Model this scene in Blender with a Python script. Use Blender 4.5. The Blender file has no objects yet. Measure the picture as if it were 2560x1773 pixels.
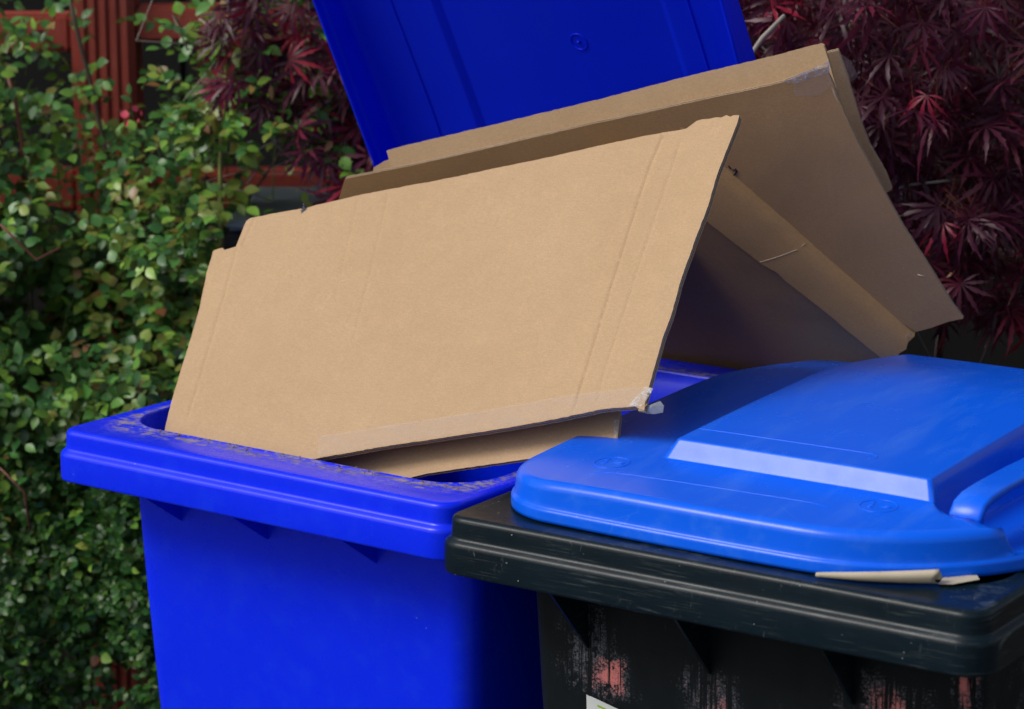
import bpy, bmesh, math, random
import numpy as np
from mathutils import Vector, Matrix, noise
from mathutils.geometry import delaunay_2d_cdt
random.seed(7); rng = np.random.default_rng(11)
sc = bpy.context.scene
col = sc.collection
R = math.radians

# ------------------------------------------------------------------ camera
cam = bpy.data.objects.new('camera', bpy.data.cameras.new('camera'))
col.objects.link(cam); sc.camera = cam
cam.location = (0, 0, 1.78); cam.rotation_euler = (R(90 - 12.3), 0, 0)
cam.data.sensor_width = 36; cam.data.lens = 6500 / 2560 * 36
cam.data.clip_start = 0.05; cam.data.clip_end = 400
cam.data.dof.use_dof = True; cam.data.dof.focus_distance = 2.78; cam.data.dof.aperture_fstop = 7.1
# ------------------------------------------------------------------ sky and light
SUN_EL, SUN_AZ = 44, 250          # azimuth the light comes from, clockwise from +Y
w = bpy.data.worlds.new('World'); sc.world = w; w.use_nodes = True
nt = w.node_tree; bg = nt.nodes['Background']
sky = nt.nodes.new('ShaderNodeTexSky'); sky.sky_type = 'NISHITA'; sky.sun_disc = False
sky.sun_elevation = R(SUN_EL); sky.sun_rotation = R(SUN_AZ)
sky.air_density = 1.0; sky.dust_density = 4.0; sky.ozone_density = 1.0
hs_ = nt.nodes.new('ShaderNodeHueSaturation'); hs_.inputs['Saturation'].default_value = .55      # thin cloud greys the blue
nt.links.new(sky.outputs[0], hs_.inputs['Color']); nt.links.new(hs_.outputs[0], bg.inputs[0]); bg.inputs[1].default_value = 0.095
sl = bpy.data.lights.new('sun', 'SUN'); sl.energy = 1.5; sl.angle = R(22); sl.color = (1, .955, .89)
so = bpy.data.objects.new('sun', sl); col.objects.link(so)
sd = Vector((math.sin(R(SUN_AZ)) * math.cos(R(SUN_EL)), math.cos(R(SUN_AZ)) * math.cos(R(SUN_EL)), math.sin(R(SUN_EL))))
so.rotation_euler = sd.to_track_quat('Z', 'Y').to_euler(); so.location = sd * 20
sc.view_settings.view_transform = 'Standard'; sc.view_settings.look = 'None'
sc.view_settings.gamma = 1; sc.view_settings.exposure = 0.26

# ------------------------------------------------------------------ helpers
def tag(o, label=None, cat=None, group=None, kind=None):
    if label: o['label'] = label
    if cat: o['category'] = cat
    if group: o['group'] = group
    if kind: o['kind'] = kind
    return o
def empty(name, loc=(0, 0, 0), rz=0.0, parent=None):
    o = bpy.data.objects.new(name, None); col.objects.link(o)
    o.location = loc; o.rotation_euler = (0, 0, rz); o.empty_display_size = .05
    if parent: o.parent = parent
    return o
def obj(name, mesh, m, parent=None, smooth=False):
    if m and not mesh.materials: mesh.materials.append(m)
    if smooth: mesh.polygons.foreach_set('use_smooth', [True] * len(mesh.polygons))
    o = bpy.data.objects.new(name, mesh); col.objects.link(o)
    if parent: o.parent = parent
    return o
def wn(o):
    m = o.modifiers.new('weighted_normals', 'WEIGHTED_NORMAL'); m.weight = 80; m.keep_sharp = False; return o
def pydata(name, v, f):
    me = bpy.data.meshes.new(name); me.from_pydata([tuple(x) for x in v], [], f); me.update(); return me
def box(bm, x0, x1, y0, y1, z0, z1, bev=0.0):
    vs = [bm.verts.new(c) for c in ((x0,y0,z0),(x1,y0,z0),(x1,y1,z0),(x0,y1,z0),(x0,y0,z1),(x1,y0,z1),(x1,y1,z1),(x0,y1,z1))]
    fs = [bm.faces.new([vs[i] for i in q]) for q in ((0,3,2,1),(4,5,6,7),(0,1,5,4),(1,2,6,5),(2,3,7,6),(3,0,4,7))]
    if bev: bmesh.ops.bevel(bm, geom=list({e for f in fs for e in f.edges}), offset=bev, segments=2, affect='EDGES')
def bmesh_to(name, bm):
    me = bpy.data.meshes.new(name); bm.normal_update(); bm.to_mesh(me); bm.free(); return me
def tube_data(pts, rad, n=6, close=False):
    pts = [Vector(p) for p in pts]; V = []; F = []
    if not hasattr(rad, '__len__'): rad = [rad] * len(pts)
    prev = None
    for i, p in enumerate(pts):
        t = (pts[(i+1) % len(pts)] if (close or i+1 < len(pts)) else p) - (pts[i-1] if (close or i) else p)
        t.normalize()
        a = prev if prev is not None else (Vector((0,0,1)) if abs(t.z) < .9 else Vector((1,0,0)))
        x = (a - t * a.dot(t)).normalized(); prev = x; y = t.cross(x)
        for k in range(n):
            q = 2*math.pi*k/n; V.append(p + (x*math.cos(q) + y*math.sin(q)) * rad[i])
    m = len(pts) if close else len(pts)-1
    for i in range(m):
        for k in range(n):
            j = (i+1) % len(pts); F.append((i*n+k, i*n+(k+1)%n, j*n+(k+1)%n, j*n+k))
    if not close: F.append(tuple(range(n))[::-1]); F.append(tuple((len(pts)-1)*n+k for k in range(n)))
    return V, F
def merge(parts):
    V = []; F = []
    for v, f in parts:
        o = len(V); V += list(v); F += [tuple(i+o for i in q) for q in f]
    return V, F
def tube(name, pts, rad, m, parent=None, n=6, close=False):
    v, f = tube_data(pts, rad, n, close); return obj(name, pydata(name, v, f), m, parent, True)

# ------------------------------------------------------------------ materials
class NT:
    def __init__(s, name):
        s.m = bpy.data.materials.new(name); s.m.use_nodes = True; s.t = s.m.node_tree
        s.b = s.t.nodes['Principled BSDF']; s.out = s.t.nodes['Material Output']
    def n(s, typ, **k):
        x = s.t.nodes.new('ShaderNode' + typ)
        for a, v in k.items():
            if a.startswith('i_'):
                key = a[2:]; x.inputs[int(key) if key.isdigit() else key.replace('_', ' ')].default_value = v
            else: setattr(x, a, v)
        return x
    def l(s, a, b): s.t.links.new(a, b)
    def coord(s, scale=(1,1,1), loc=(0,0,0), rot=(0,0,0)):
        c = s.n('TexCoord'); mp = s.n('Mapping'); s.l(c.outputs['Object'], mp.inputs[0])
        mp.inputs['Scale'].default_value = scale; mp.inputs['Location'].default_value = loc; mp.inputs['Rotation'].default_value = rot
        return mp.outputs[0]
    def noise(s, vec, scale, detail=4, rough=.55, dist=0):
        x = s.n('TexNoise'); x.inputs['Scale'].default_value = scale; x.inputs['Detail'].default_value = detail
        x.inputs['Roughness'].default_value = rough; x.inputs['Distortion'].default_value = dist
        if vec: s.l(vec, x.inputs['Vector'])
        return x.outputs['Fac']
    def ramp(s, fac, stops):
        r = s.n('ValToRGB'); e = r.color_ramp.elements
        while len(e) < len(stops): e.new(.5)
        for i, (p, c) in enumerate(stops): e[i].position = p; e[i].color = (*c, 1) if hasattr(c, '__len__') else (c, c, c, 1)
        s.l(fac, r.inputs[0]); return r.outputs[0]
    def mix(s, fac, a, b, typ='MIX'):
        x = s.n('MixRGB', blend_type=typ)
        for v, i in ((fac, 0), (a, 1), (b, 2)):
            if hasattr(v, 'links') or hasattr(v, 'is_linked'): s.l(v, x.inputs[i])
            elif i == 0: x.inputs[0].default_value = v
            else: x.inputs[i].default_value = (*v, 1) if hasattr(v, '__len__') else (v, v, v, 1)
        return x.outputs[0]
    def math(s, op, a, b=0.0, c=None, clamp=False):
        x = s.n('Math', operation=op); x.use_clamp = clamp
        for i, v in enumerate((a, b) if c is None else (a, b, c)):
            if hasattr(v, 'is_linked'): s.l(v, x.inputs[i])
            else: x.inputs[i].default_value = v
        return x.outputs[0]
    def bump(s, h, strength=.2, dist=.001, prev=None):
        x = s.n('Bump'); x.inputs['Strength'].default_value = strength; x.inputs['Distance'].default_value = dist
        s.l(h, x.inputs['Height'])
        if prev: s.l(prev, x.inputs['Normal'])
        return x.outputs[0]
    def set(s, **k):
        for a, v in k.items():
            i = s.b.inputs[a.replace('_', ' ')]
            if hasattr(v, 'is_linked'): s.l(v, i)
            else: i.default_value = (*v, 1) if hasattr(v, '__len__') and len(v) == 3 else v
        return s.m

def plastic(name, base, pale, rough, dirt=False, scuff=.5, thin=0.0):
    t = NT(name); c = t.coord()
    big = t.noise(c, 3.5, 3); mid = t.noise(c, 26, 5, .65)
    colr = t.mix(t.ramp(big, [(.35, 0), (.75, .3)]), base, tuple(x * 1.2 + .0015 for x in base))
    # chalky wear, specks and hairline scratches
    haze = t.ramp(t.noise(t.coord((6, 1.2, 6), rot=(0, 0, .4)), 5, 6, .7), [(.5, 0), (.78, .16 * scuff * 2)])
    colr = t.mix(haze, colr, pale)
    vor = t.n('TexVoronoi', feature='DISTANCE_TO_EDGE'); t.l(t.coord((1, 1, 1), rot=(.3, .2, .9)), vor.inputs['Vector']); vor.inputs['Scale'].default_value = 14
    scr = t.ramp(vor.outputs['Distance'], [(0, 1), (.006, 0)])
    msk = t.ramp(t.noise(c, 9, 2), [(.56, 0), (.64, .28 * scuff)])
    colr = t.mix(t.math('MULTIPLY', scr, msk), colr, pale)
    sp = t.n('TexVoronoi'); t.l(c, sp.inputs['Vector']); sp.inputs['Scale'].default_value = 70
    spk = t.ramp(sp.outputs['Distance'], [(.03, 1), (.055, 0)])
    spm = t.ramp(t.noise(c, 12, 2), [(.58, 0), (.66, .55)])
    colr = t.mix(t.math('MULTIPLY', spk, spm), colr, (.55, .6, .62))
    rg = t.math('ADD', t.math('MULTIPLY', mid, .16), rough - .06)
    if dirt:
        at = t.n('Attribute', attribute_name='dirt')
        g = t.noise(t.coord((2.2, 22, 4)), 10, 7, .75)
        g2 = t.noise(t.coord((1, 1, 1)), 95, 4, .7)
        gg = t.math('ADD', t.math('MULTIPLY', g, .75), t.math('MULTIPLY', g2, .35))
        f = t.math('MULTIPLY', t.ramp(gg, [(.53, 0), (.575, 1)]), at.outputs['Fac'], clamp=True)
        dc = t.mix(t.ramp(g2, [(.35, 0), (.65, 1)]), (.07, .05, .035), (.36, .30, .22))
        colr = t.mix(t.math('MULTIPLY', f, .85), colr, dc); rg = t.math('ADD', rg, t.math('MULTIPLY', f, .4))
        hz = t.math('MULTIPLY', t.ramp(t.noise(c, 30, 5, .8), [(.4, 0), (.75, .14)]), at.outputs['Fac'])
        colr = t.mix(hz, colr, (.30, .33, .55))
    nb = t.bump(t.noise(c, 900, 2), .05, .0004); nb = t.bump(t.noise(c, 7, 2), .12, .004, nb)
    t.set(Base_Color=colr, Roughness=rg, Normal=nb, IOR=1.46, Specular_IOR_Level=.34)
    if thin:      # thin moulded sheet lets some daylight through
        tr = t.n('BsdfTranslucent'); t.l(colr, tr.inputs[0]); mx = t.n('MixShader'); mx.inputs[0].default_value = thin
        t.l(t.b.outputs[0], mx.inputs[1]); t.l(tr.outputs[0], mx.inputs[2]); t.l(mx.outputs[0], t.out.inputs[0])
    return t.m

M_BLUE = plastic('blue_plastic', (.0002, .021, .92), (.03, .16, .92), .26, dirt=True, scuff=.35)
M_BLUE_IN = plastic('blue_plastic_inner', (.0005, .024, .95), (.05, .12, .8), .36, scuff=.15, thin=.25)
M_LID = plastic('blue_lid_plastic', (.0004, .115, .86), (.14, .36, .85), .235, scuff=.6)

def black_plastic():
    t = NT('black_plastic'); c = t.coord()
    colr = t.mix(t.noise(c, 14, 4), (.0014, .0065, .0110), (.004, .0135, .0215))
    st = t.noise(t.coord((3, 3, 60), rot=(0, .25, 0)), 6, 6, .75); st2 = t.noise(t.coord((26, 2.5, 7), rot=(.5, .9, .4)), 7, 6, .75, .8)
    f = t.math('MULTIPLY', t.ramp(st, [(.54, 0), (.70, 1)]), t.ramp(t.noise(c, 11, 3), [(.42, 0), (.62, .6)]))
    f2 = t.math('MULTIPLY', t.ramp(st2, [(.60, 0), (.72, 1)]), t.ramp(t.noise(c, 17, 4), [(.48, 0), (.62, .5)]))
    colr = t.mix(f, colr, (.12, .15, .16)); colr = t.mix(f2, colr, (.20, .23, .24))
    sp = t.n('TexVoronoi'); t.l(c, sp.inputs['Vector']); sp.inputs['Scale'].default_value = 90
    spk = t.math('MULTIPLY', t.ramp(sp.outputs['Distance'], [(.04, 1), (.07, 0)]), t.ramp(t.noise(c, 18, 2), [(.50, 0), (.58, .8)]))
    colr = t.mix(spk, colr, (.45, .47, .45))
    rg = t.math('ADD', t.math('MULTIPLY', t.noise(c, 30, 5), .25), .20)
    nb = t.bump(t.noise(c, 500, 3), .15, .0005); nb = t.bump(st, .15, .0008, nb)
    return t.set(Specular_IOR_Level=.24, Base_Color=colr, Roughness=rg, Normal=nb)
M_BLACK = black_plastic()

def sprayed_plastic():
    """black plastic front with old pink and white spray paint, partly scrubbed off"""
    t = NT('sprayed_black_plastic'); c = t.coord()
    sep = t.n('SeparateXYZ'); t.l(c, sep.inputs[0])
    base = t.mix(t.noise(t.coord((3, 3, 1)), 20, 4), (.003, .005, .007), (.008, .012, .015))
    drag = t.noise(t.coord((60, 8, 2.2)), 2.2, 7, .72)
    fine = t.noise(c, 420, 3, .8); med = t.noise(c, 60, 5, .7)
    tot_w = None; tot_p = None; blob = t.noise(c, 24, 3, .6)
    for (u, z, ru, rz, pk) in ((.119, -.137, .032, .040, .3), (.143, -.165, .030, .028, 1.25), (.262, -.182, .036, .050, .9), (.455, -.135, .050, .030, .95), (.530, -.13, .012, .09, 1.1), (.36, -.20, .05, .04, .5)):
        du = t.math('DIVIDE', t.math('SUBTRACT', sep.outputs[0], u), ru); dz = t.math('DIVIDE', t.math('SUBTRACT', sep.outputs[2], 1.07 + z), rz)
        d = t.math('SQRT', t.math('ADD', t.math('MULTIPLY', du, du), t.math('MULTIPLY', dz, dz)))
        d = t.math('ADD', d, t.math('MULTIPLY', t.math('SUBTRACT', blob, .5), 2.2))
        wv = t.math('SUBTRACT', 1.45, d, clamp=True); pv = t.math('MULTIPLY', t.math('SUBTRACT', 1.05, d, clamp=True), pk)
        tot_w = wv if tot_w is None else t.math('MAXIMUM', tot_w, wv); tot_p = pv if tot_p is None else t.math('MAXIMUM', tot_p, pv)
    wf = t.math('MULTIPLY', t.math('ADD', t.math('SUBTRACT', tot_w, .12), t.math('MULTIPLY', t.math('SUBTRACT', fine, .62), 3.2)), .5, clamp=True)
    pf = t.math('MULTIPLY', t.math('ADD', t.math('SUBTRACT', tot_p, .42), t.math('MULTIPLY', t.math('SUBTRACT', fine, .55), 1.8)), 2.2, clamp=True)
    scrub = t.math('MAXIMUM', t.ramp(drag, [(.47, 0), (.52, 1)]), t.ramp(med, [(.55, 0), (.58, 1)]))
    keep = t.math('SUBTRACT', 1, scrub, clamp=True)
    colr = t.mix(t.math('MULTIPLY', wf, keep), base, (.28, .30, .36))
    colr = t.mix(t.math('MULTIPLY', pf, keep), colr, (.62, .20, .19))
    sc_ = t.math('MULTIPLY', t.ramp(t.noise(t.coord((80, 8, 3), rot=(0, .12, 0)), 3, 5, .8), [(.66, 0), (.74, .5)]), t.ramp(med, [(.4, 0), (.6, 1)]))
    colr = t.mix(sc_, colr, (.2, .24, .27))
    nb = t.bump(drag, .2, .0006)
    return t.set(Specular_IOR_Level=.16, Base_Color=colr, Roughness=t.math('ADD', t.math('MULTIPLY', med, .2), .4), Normal=nb)
M_SPRAY = sprayed_plastic()

def card(name, a, b, dark=1.0):
    t = NT(name); c = t.coord()
    big = t.noise(c, 5, 3); fib = t.noise(t.coord((1, 3.5, 1)), 170, 4, .7); mot = t.noise(c, 38, 4, .65)
    colr = t.mix(t.ramp(big, [(.3, 0), (.7, 1)]), a, b)
    colr = t.mix(t.ramp(fib, [(.35, .0), (.72, .42)]), colr, tuple(x * .72 for x in a))
    colr = t.mix(t.ramp(mot, [(.45, 0), (.75, .18)]), colr, tuple(min(1, x * 1.22) for x in b))
    gr = t.noise(c, 620, 2, .8); colr = t.mix(t.ramp(gr, [(.40, .30), (.60, 0)]), colr, tuple(x * .62 for x in a))
    fl = t.n('TexWave', wave_type='BANDS', bands_direction='X', wave_profile='SIN'); t.l(t.coord(), fl.inputs['Vector'])
    fl.inputs['Scale'].default_value = 38; fl.inputs['Distortion'].default_value = .6; fl.inputs['Detail'].default_value = 1
    colr = t.mix(t.math('MULTIPLY', fl.outputs['Fac'], .012), colr, (.1, .06, .03))
    sp = t.n('TexVoronoi'); t.l(c, sp.inputs['Vector']); sp.inputs['Scale'].default_value = 95
    spk = t.math('MULTIPLY', t.ramp(sp.outputs['Distance'], [(.045, 1), (.07, 0)]), t.ramp(t.noise(c, 31, 2), [(.6, 0), (.68, .7)]))
    colr = t.mix(spk, colr, (.16, .09, .05))
    nb = t.bump(fib, .10, .0004); nb = t.bump(fl.outputs['Fac'], .02, .0005, nb); nb = t.bump(big, .25, .012, nb)
    return t.set(Base_Color=colr, Roughness=.86, Normal=nb, Specular_IOR_Level=.18)
M_CARD = card('brown_cardboard', (.49, .335, .198), (.53, .368, .225))
M_CARD_IN = card('warm_bounce_cardboard_inner', (.53, .305, .125), (.57, .34, .15))  # extra orange in the colour stands in for warm light bounced between flaps
M_LINER_EDGE = card('cardboard_cut_edge', (.44, .33, .21), (.60, .48, .34))
def simple(name, c, r=.6, **k):
    t = NT(name); x = t.mix(t.noise(t.coord(), k.pop('ns', 20), 4), tuple(v * .75 for v in c), tuple(min(1, v * 1.2) for v in c))
    return t.set(Base_Color=x, Roughness=r, **k)
def tape_mat():
    t = NT('clear_packing_tape'); c = t.coord()
    wr = t.noise(t.coord((1, 4, 1)), 22, 3, .6)
    nb = t.bump(wr, .25, .001)
    al = t.ramp(wr, [(.35, .10), (.7, .18)])
    t.set(Base_Color=(.66, .60, .58), Roughness=.16, Alpha=al, Specular_IOR_Level=.6); return t.m
M_TAPE = tape_mat()
M_TAPE_W = NT('crumpled_tape'); _w = M_TAPE_W.noise(M_TAPE_W.coord(), 160, 5, .8)
M_TAPE_W = M_TAPE_W.set(Base_Color=(.70, .69, .69), Roughness=.15, Alpha=M_TAPE_W.ramp(_w, [(.40, .12), (.62, .75)]), Normal=M_TAPE_W.bump(_w, .8, .002))
M_INK = simple('black_ink', (.012, .012, .014), .6)
M_PAPER = simple('greyish_paper', (.50, .44, .33), .8)

def leaf_mat(name, cols, rough=.32, trans=.25, spec=.5):
    t = NT(name)
    gi = t.n('NewGeometry'); oi = t.n('ObjectInfo')
    r = t.math('FRACT', t.math('ADD', gi.outputs['Random Per Island'], t.math('MULTIPLY', oi.outputs['Random'], 7.31)))
    colr = t.ramp(r, cols)
    colr = t.mix(t.ramp(t.noise(t.coord(), 90, 3), [(.3, 0), (.8, .35)]), colr, tuple(x * .6 for x in cols[0][1]))
    t.set(Base_Color=colr, Roughness=rough, Specular_IOR_Level=spec)
    tr = t.n('BsdfTranslucent'); t.l(t.mix(.5, colr, tuple(min(1, x*1.6) for x in cols[-1][1])), tr.inputs[0])
    mx = t.n('MixShader'); mx.inputs[0].default_value = trans
    t.l(t.b.outputs[0], mx.inputs[1]); t.l(tr.outputs[0], mx.inputs[2]); t.l(mx.outputs[0], t.out.inputs[0])
    return t.m
M_LEAF = leaf_mat('rose_leaf', [(0, (.020, .095, .022)), (.3, (.050, .19, .042)), (.58, (.095, .29, .055)), (.80, (.19, .42, .05)), (.94, (.33, .56, .08)), (1, (.28, .10, .05))], .36)
M_LEAF2 = leaf_mat('box_hedge_leaf', [(0, (.015, .07, .012)), (.5, (.03, .12, .018)), (.85, (.06, .18, .025)), (1, (.13, .26, .04))], .4)
M_YOUNG = leaf_mat('young_yellow_leaf', [(0, (.13, .24, .03)), (.6, (.22, .33, .05)), (.9, (.34, .38, .08)), (1, (.30, .14, .06))], .4, .35)
M_MAPLE = leaf_mat('purple_maple_leaf', [(0, (.034, .006, .018)), (.4, (.070, .013, .034)), (.75, (.115, .023, .052)), (.93, (.17, .020, .050)), (1, (.34, .014, .045))], .40, .2, .34)
M_CRIM = leaf_mat('crimson_maple_leaf', [(0, (.28, .008, .03)), (1, (.42, .015, .05))], .4, .35)
M_DRY = leaf_mat('dried_leaf', [(0, (.35, .20, .10)), (1, (.50, .34, .18))], .7, .2)
M_PETAL = leaf_mat('pink_petal', [(0, (.75, .04, .15)), (1, (.85, .10, .16))], .5, .3)
M_BARK = simple('grey_brown_bark', (.10, .07, .05), .85, ns=60)
M_TWIG = simple('pale_dry_twig', (.38, .34, .29), .8, ns=90)
M_STEM = simple('green_stem', (.10, .15, .04), .5, ns=40)
M_VINE = simple('yellow_green_stem', (.25, .27, .06), .5, ns=40)
M_REDST = simple('reddish_stem', (.16, .045, .03), .5, ns=40)
def redwood():
    t = NT('red_painted_wood'); g = t.noise(t.coord((30, 30, 3)), 4, 5, .7)
    colr = t.mix(g, (.26, .032, .020), (.42, .080, .055)); colr = t.mix(t.ramp(t.noise(t.coord(), 14, 5), [(.55, 0), (.8, .3)]), colr, (.36, .17, .15))
    return t.set(Base_Color=colr, Roughness=.55, Normal=t.bump(g, .3, .001))
M_RED = redwood()
M_WALL = simple('shade_black_boards', (.003, .003, .003), .95)  # near-black colour stands in for deep shade behind the plants
M_DARK = simple('dark_grey_plastic', (.012, .013, .012), .6)
M_GREYLID = simple('pale_grey_plastic', (.09, .125, .14), .5)
M_RUBBER = simple('black_rubber', (.01, .01, .01), .8)
def ground_mat(name, a, b, s):
    t = NT(name); c = t.coord(); g = t.noise(c, s, 8, .7)
    return t.set(Base_Color=t.mix(g, a, b), Roughness=.9, Normal=t.bump(g, .5, .01))

# ------------------------------------------------------------------ setting
def sheet(name, x0, x1, y0, y1, z, m):
    return tag(obj(name, pydata(name, [(x0,y0,z),(x1,y0,z),(x1,y1,z),(x0,y1,z)], [(0,1,2,3)]), m), kind='structure')
sheet('ground', -200, 200, -200, 200, -.004, ground_mat('soil', (.03, .022, .014), (.07, .05, .035), 30))
sheet('paving', -6, 6, -6, 3.75, 0, ground_mat('asphalt_paving', (.045, .045, .044), (.085, .083, .08), 25))
# near-black wall added behind the planting to block sky and give deep shade
wall = tag(empty('added_dark_wall', (0, 4.75, 0)), 'near-black boarded wall added behind the maple and roses to stand for deep shade', 'wall')
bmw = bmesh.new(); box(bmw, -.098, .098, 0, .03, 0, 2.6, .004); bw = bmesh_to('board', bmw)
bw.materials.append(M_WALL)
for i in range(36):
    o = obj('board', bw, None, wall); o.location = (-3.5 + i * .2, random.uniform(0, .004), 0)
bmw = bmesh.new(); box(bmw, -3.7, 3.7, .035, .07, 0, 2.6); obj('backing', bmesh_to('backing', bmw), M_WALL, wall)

# red timber fence: post with fluted face and two rails
fence = tag(empty('red_fence', (-.644, 4.1, 0)), 'red painted timber fence with fluted post and two rails behind the rose leaves', 'fence')
bmf = bmesh.new(); box(bmf, -.05, .05, 0, .09, 0, 1.95, .004); obj('post', bmesh_to('post', bmf), M_RED, fence)
for k in range(5):
    bmf = bmesh.new(); box(bmf, -.038 + k*.017, -.026 + k*.017, -.007, .002, .02, 1.93, .002); obj('flute', bmesh_to('flute', bmf), M_RED, fence)
for (x0, x1) in ((-1.3, -.052), (.052, .76)):
    for (z0, z1) in ((1.372, 1.432) if x0 < 0 else (1.388, 1.446), (1.118, 1.182), (.55, .61)):
        bmf = bmesh.new(); box(bmf, x0, x1, .01, .075, z0, z1, .006); obj('rail', bmesh_to('rail', bmf), M_RED, fence)
for x in (-1.35, .81):
    bmf = bmesh.new(); box(bmf, x-.05, x+.05, 0, .09, 0, 1.95, .004); obj('post', bmesh_to('post', bmf), M_RED, fence)

# ------------------------------------------------------------------ wheelie bins
def rr(u0, u1, n0, n1, r, bulge=0.0, cnt=(60, 40, 60, 40), cc=12, taper=0.0):
    """rounded rectangle, same point count for every call; r = radii front-left, front-right, back-right, back-left"""
    if not hasattr(r, '__len__'): r = (r,) * 4
    P = []
    um = (u0 + u1) / 2
    def line(a, b, k):
        for i in range(k): s = i / k; P.append((a[0] + (b[0]-a[0])*s, a[1] + (b[1]-a[1])*s))
    def arc(cx, cy, rad, a0, k):
        for i in range(k): q = R(a0 + 90 * i / k); P.append((cx + rad*math.cos(q), cy + rad*math.sin(q)))
    line((u0+r[0], n0), (u1-r[1], n0), cnt[0]); arc(u1-r[1], n0+r[1], r[1], -90, cc)
    line((u1, n0+r[1]), (u1, n1-r[2]), cnt[1]); arc(u1-r[2], n1-r[2], r[2], 0, cc)
    line((u1-r[2], n1), (u0+r[3], n1), cnt[2]); arc(u0+r[3], n1-r[3], r[3], 90, cc)
    line((u0, n1-r[3]), (u0, n0+r[0]), cnt[3]); arc(u0+r[0], n0+r[0], r[0], 180, cc)
    out = []
    for x, y in P:
        k = 1 - ((x-um)/((u1-u0)/2))**2
        y2 = y - bulge * k * max(0, 1 - (y-n0)/.15) if bulge else y
        if taper: x = um + (x-um) * (1 - taper * max(0, (n1-y)/(n1-n0)))
        out.append((x, y2))
    return out
def loft(name, rings, cap0=False, cap1=False, dirt=None):
    """rings: list of lists of (x,y,z)"""
    n = len(rings[0]); V = [p for r in rings for p in r]; F = []
    for i in range(len(rings)-1):
        for k in range(n):
            F.append((i*n+k, i*n+(k+1)%n, (i+1)*n+(k+1)%n, (i+1)*n+k))
    if cap0: F.append(tuple(range(n))[::-1])
    if cap1: F.append(tuple((len(rings)-1)*n+k for k in range(n)))
    me = pydata(name, V, F)
    if dirt:
        a = me.attributes.new('dirt', 'FLOAT', 'POINT'); a.data.foreach_set('value', [d for d in dirt for _ in range(n)])
    return me
def flat(P, z): return [(x, y, z) for x, y in P]
def lerp(A, B, t): return [(a[0]+(b[0]-a[0])*t, a[1]+(b[1]-a[1])*t) for a, b in zip(A, B)]
TOP = 1.07
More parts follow.
